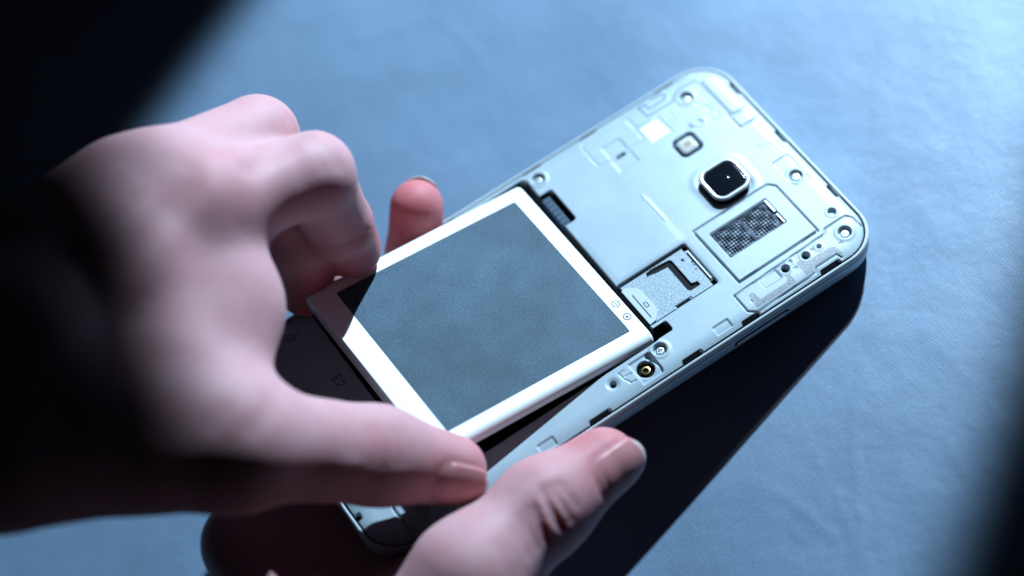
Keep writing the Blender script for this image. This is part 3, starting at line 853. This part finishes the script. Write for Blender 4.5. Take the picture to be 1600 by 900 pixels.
LEFT_CREASE = [
    ([(-58.4, -24.6, 33.3), (-59.7, -28.9, 31.7), (-62.2, -31.5, 29.6)], 1.6, 0.3),
    ([(-56.0, -25.9, 31.4), (-57.0, -29.7, 29.8), (-59.4, -32.0, 28.3)], 1.2, 0.25),
    ([(-60.5, -24.8, 34.7), (-61.7, -28.3, 33.1), (-64.0, -30.4, 31.7)], 1.4, 0.2),
    ([(-43.5, 27.0, 29.8), (-38.2, 23.6, 30.8), (-32.1, 24.4, 28.4)], 1.2, 0.35),
    ([(-36.3, 37.0, 57.4), (-40.0, 34.9, 59.5), (-44.9, 32.7, 61.8), (-50.8, 29.7, 64.8)], 3.0, 0.8),
    ([(-62.0, 26.6, 69.1), (-76.5, 20.2, 70.2), (-92.6, 12.0, 73.2), (-108.0, 3.9, 81.3)], 3.4, -0.32),
    ([(-67.9, 34.3, 71.9), (-82.5, 26.5, 75.9), (-97.8, 18.0, 80.9)], 3.4, -0.3),
    ([(-66.0, 28.6, 70.5), (-78.2, 21.9, 72.3), (-91.6, 15.6, 75.4)], 3.8, 0.25),
    ([(-33.4, 31.0, 57.8), (-32.8, 27.7, 56.6), (-33.0, 24.8, 54.4)], 1.0, 0.28),
    ([(-34.4, 32.3, 58.3), (-34.2, 28.3, 57.6), (-34.6, 25.0, 55.7)], 1.0, 0.28),
    ([(-35.6, 33.5, 58.6), (-36.0, 28.9, 58.5), (-36.7, 25.5, 56.9)], 1.1, 0.22),
    ([(-36.1, 51.4, 53.9), (-35.2, 48.9, 52.8), (-35.0, 46.5, 51.1)], 1.0, 0.25),
    ([(-37.6, 52.2, 54.8), (-36.9, 48.9, 54.2), (-36.9, 46.0, 52.8)], 1.0, 0.22),
    ([(-71.7, -12.0, 49.0), (-77.8, -19.6, 55.1), (-83.0, -22.5, 56.6)], 2.2, 0.35),
    ([(-85.9, -16.7, 59.8), (-89.9, -18.5, 60.0)], 2.0, 0.25),
    ([(-62.6, -20.8, 37.6), (-64.2, -25.3, 37.3), (-66.6, -27.9, 36.6)], 1.6, 0.22),
    ([(-53.7, -26.4, 29.6), (-54.9, -30.1, 28.2), (-57.1, -32.2, 27.1)], 1.2, 0.22),
    ([(-61.1, -21.9, 36.1), (-62.8, -26.1, 35.7), (-65.3, -28.7, 34.8)], 1.2, 0.2),
]
RIGHT_CREASE = [
    ([(-35.1, -51.8, 17.5), (-35.7, -54.6, 16.5), (-36.1, -57.3, 14.8), (-35.7, -59.2, 12.5)], 0.9, 1.0),
    ([(-33.3, -52.2, 17.3), (-33.1, -55.1, 16.0), (-33.1, -57.7, 13.8), (-33.4, -58.9, 12.4)], 0.8, 0.65),
    ([(-38.7, -53.5, 17.0), (-39.8, -56.5, 15.6), (-40.2, -59.5, 12.8)], 1.0, 0.7),
    ([(-31.3, -52.5, 16.6), (-30.7, -54.9, 15.3), (-30.6, -57.0, 13.5)], 0.75, 0.5),
    ([(-40.7, -53.5, 17.0), (-42.3, -56.6, 15.7), (-43.0, -60.2, 13.0)], 1.1, 0.4),
    ([(-34.9, -50.5, 17.7), (-32.1, -51.4, 17.1), (-29.9, -52.5, 16.1)], 0.8, 0.3),
    ([(-43.1, -54.0, 16.9), (-44.9, -57.6, 16.0), (-45.8, -61.0, 13.8)], 1.2, 0.3),
    ([(-41.8, -47.8, 17.1), (-37.9, -46.3, 17.3), (-34.5, -47.1, 17.6)], 1.6, 0.25),
    ([(-46.0, -55.5, 17.3), (-47.8, -59.4, 16.3), (-48.6, -62.7, 13.9)], 1.4, 0.22),
    ([(-34.5, -52.5, 17.3), (-34.8, -55.4, 16.0), (-34.9, -57.9, 14.0), (-34.8, -59.3, 12.2)], 0.7, -0.3),
    ([(-37.3, -53.3, 17.2), (-38.1, -56.0, 15.9), (-38.5, -59.0, 13.2)], 0.8, -0.3),
    ([(-50.2, -57.0, 18.4), (-51.3, -61.0, 17.0), (-51.3, -63.1, 15.3)], 1.6, 0.2),
]
L_THUMB_NAIL = ((-51.65, -28.55, 13.96), (-42.58, -34.25, 7.13), (-0.19, -0.86, 0.46), 6.0, 9.00, 8.42, 5.5, 0.6)
R_THUMB_NAIL = ((-24.23, -47.78, 4.74), (-9.93, -46.07, 3.08), (0.16, -0.82, 0.55), 6.6, 9.20, 8.42, 6.5, 0.6)
L_INDEX_NAIL = ((-35.18, 33.09, 16.94), (-34.01, 34.44, 6.69), (0.29, 0.95, 0.16), 5.2, 7.50, 7.42, 4, 0.7)
L_MIDDLE_NAIL = ((-47.13, 37.15, 7.93), (-49.01, 36.7, -2.29), (0.24, 0.97, -0.09), 5.2, 7.25, 7.22, 4, 0.7)
R_FINGER_NAIL = ((-15.29, 39.7, -1.46), (-11.35, 42.58, 8.17), (0.6, 0.67, -0.44), 5.0, 6.90, 6.77, 5, 0.8)


L_NAILS = [L_THUMB_NAIL, L_INDEX_NAIL, L_MIDDLE_NAIL]
R_NAILS = [R_THUMB_NAIL, R_FINGER_NAIL]
left = build_hand('hand', LEFT, LEFT_CREASE + [nail_fold(*n) for n in L_NAILS], LEFT_FLUSH)
tag(left, 'bare hand with back turned up, thumb and forefinger pinching the battery', 'hand')
for n in L_NAILS: fingernail(left, *n)
right = build_hand('hand', RIGHT, RIGHT_CREASE + [nail_fold(*n) for n in R_NAILS], RIGHT_FLUSH)
tag(right, 'bare hand under the phone, thumb along its edge and one fingertip behind it', 'hand')
for n in R_NAILS: fingernail(right, *n)
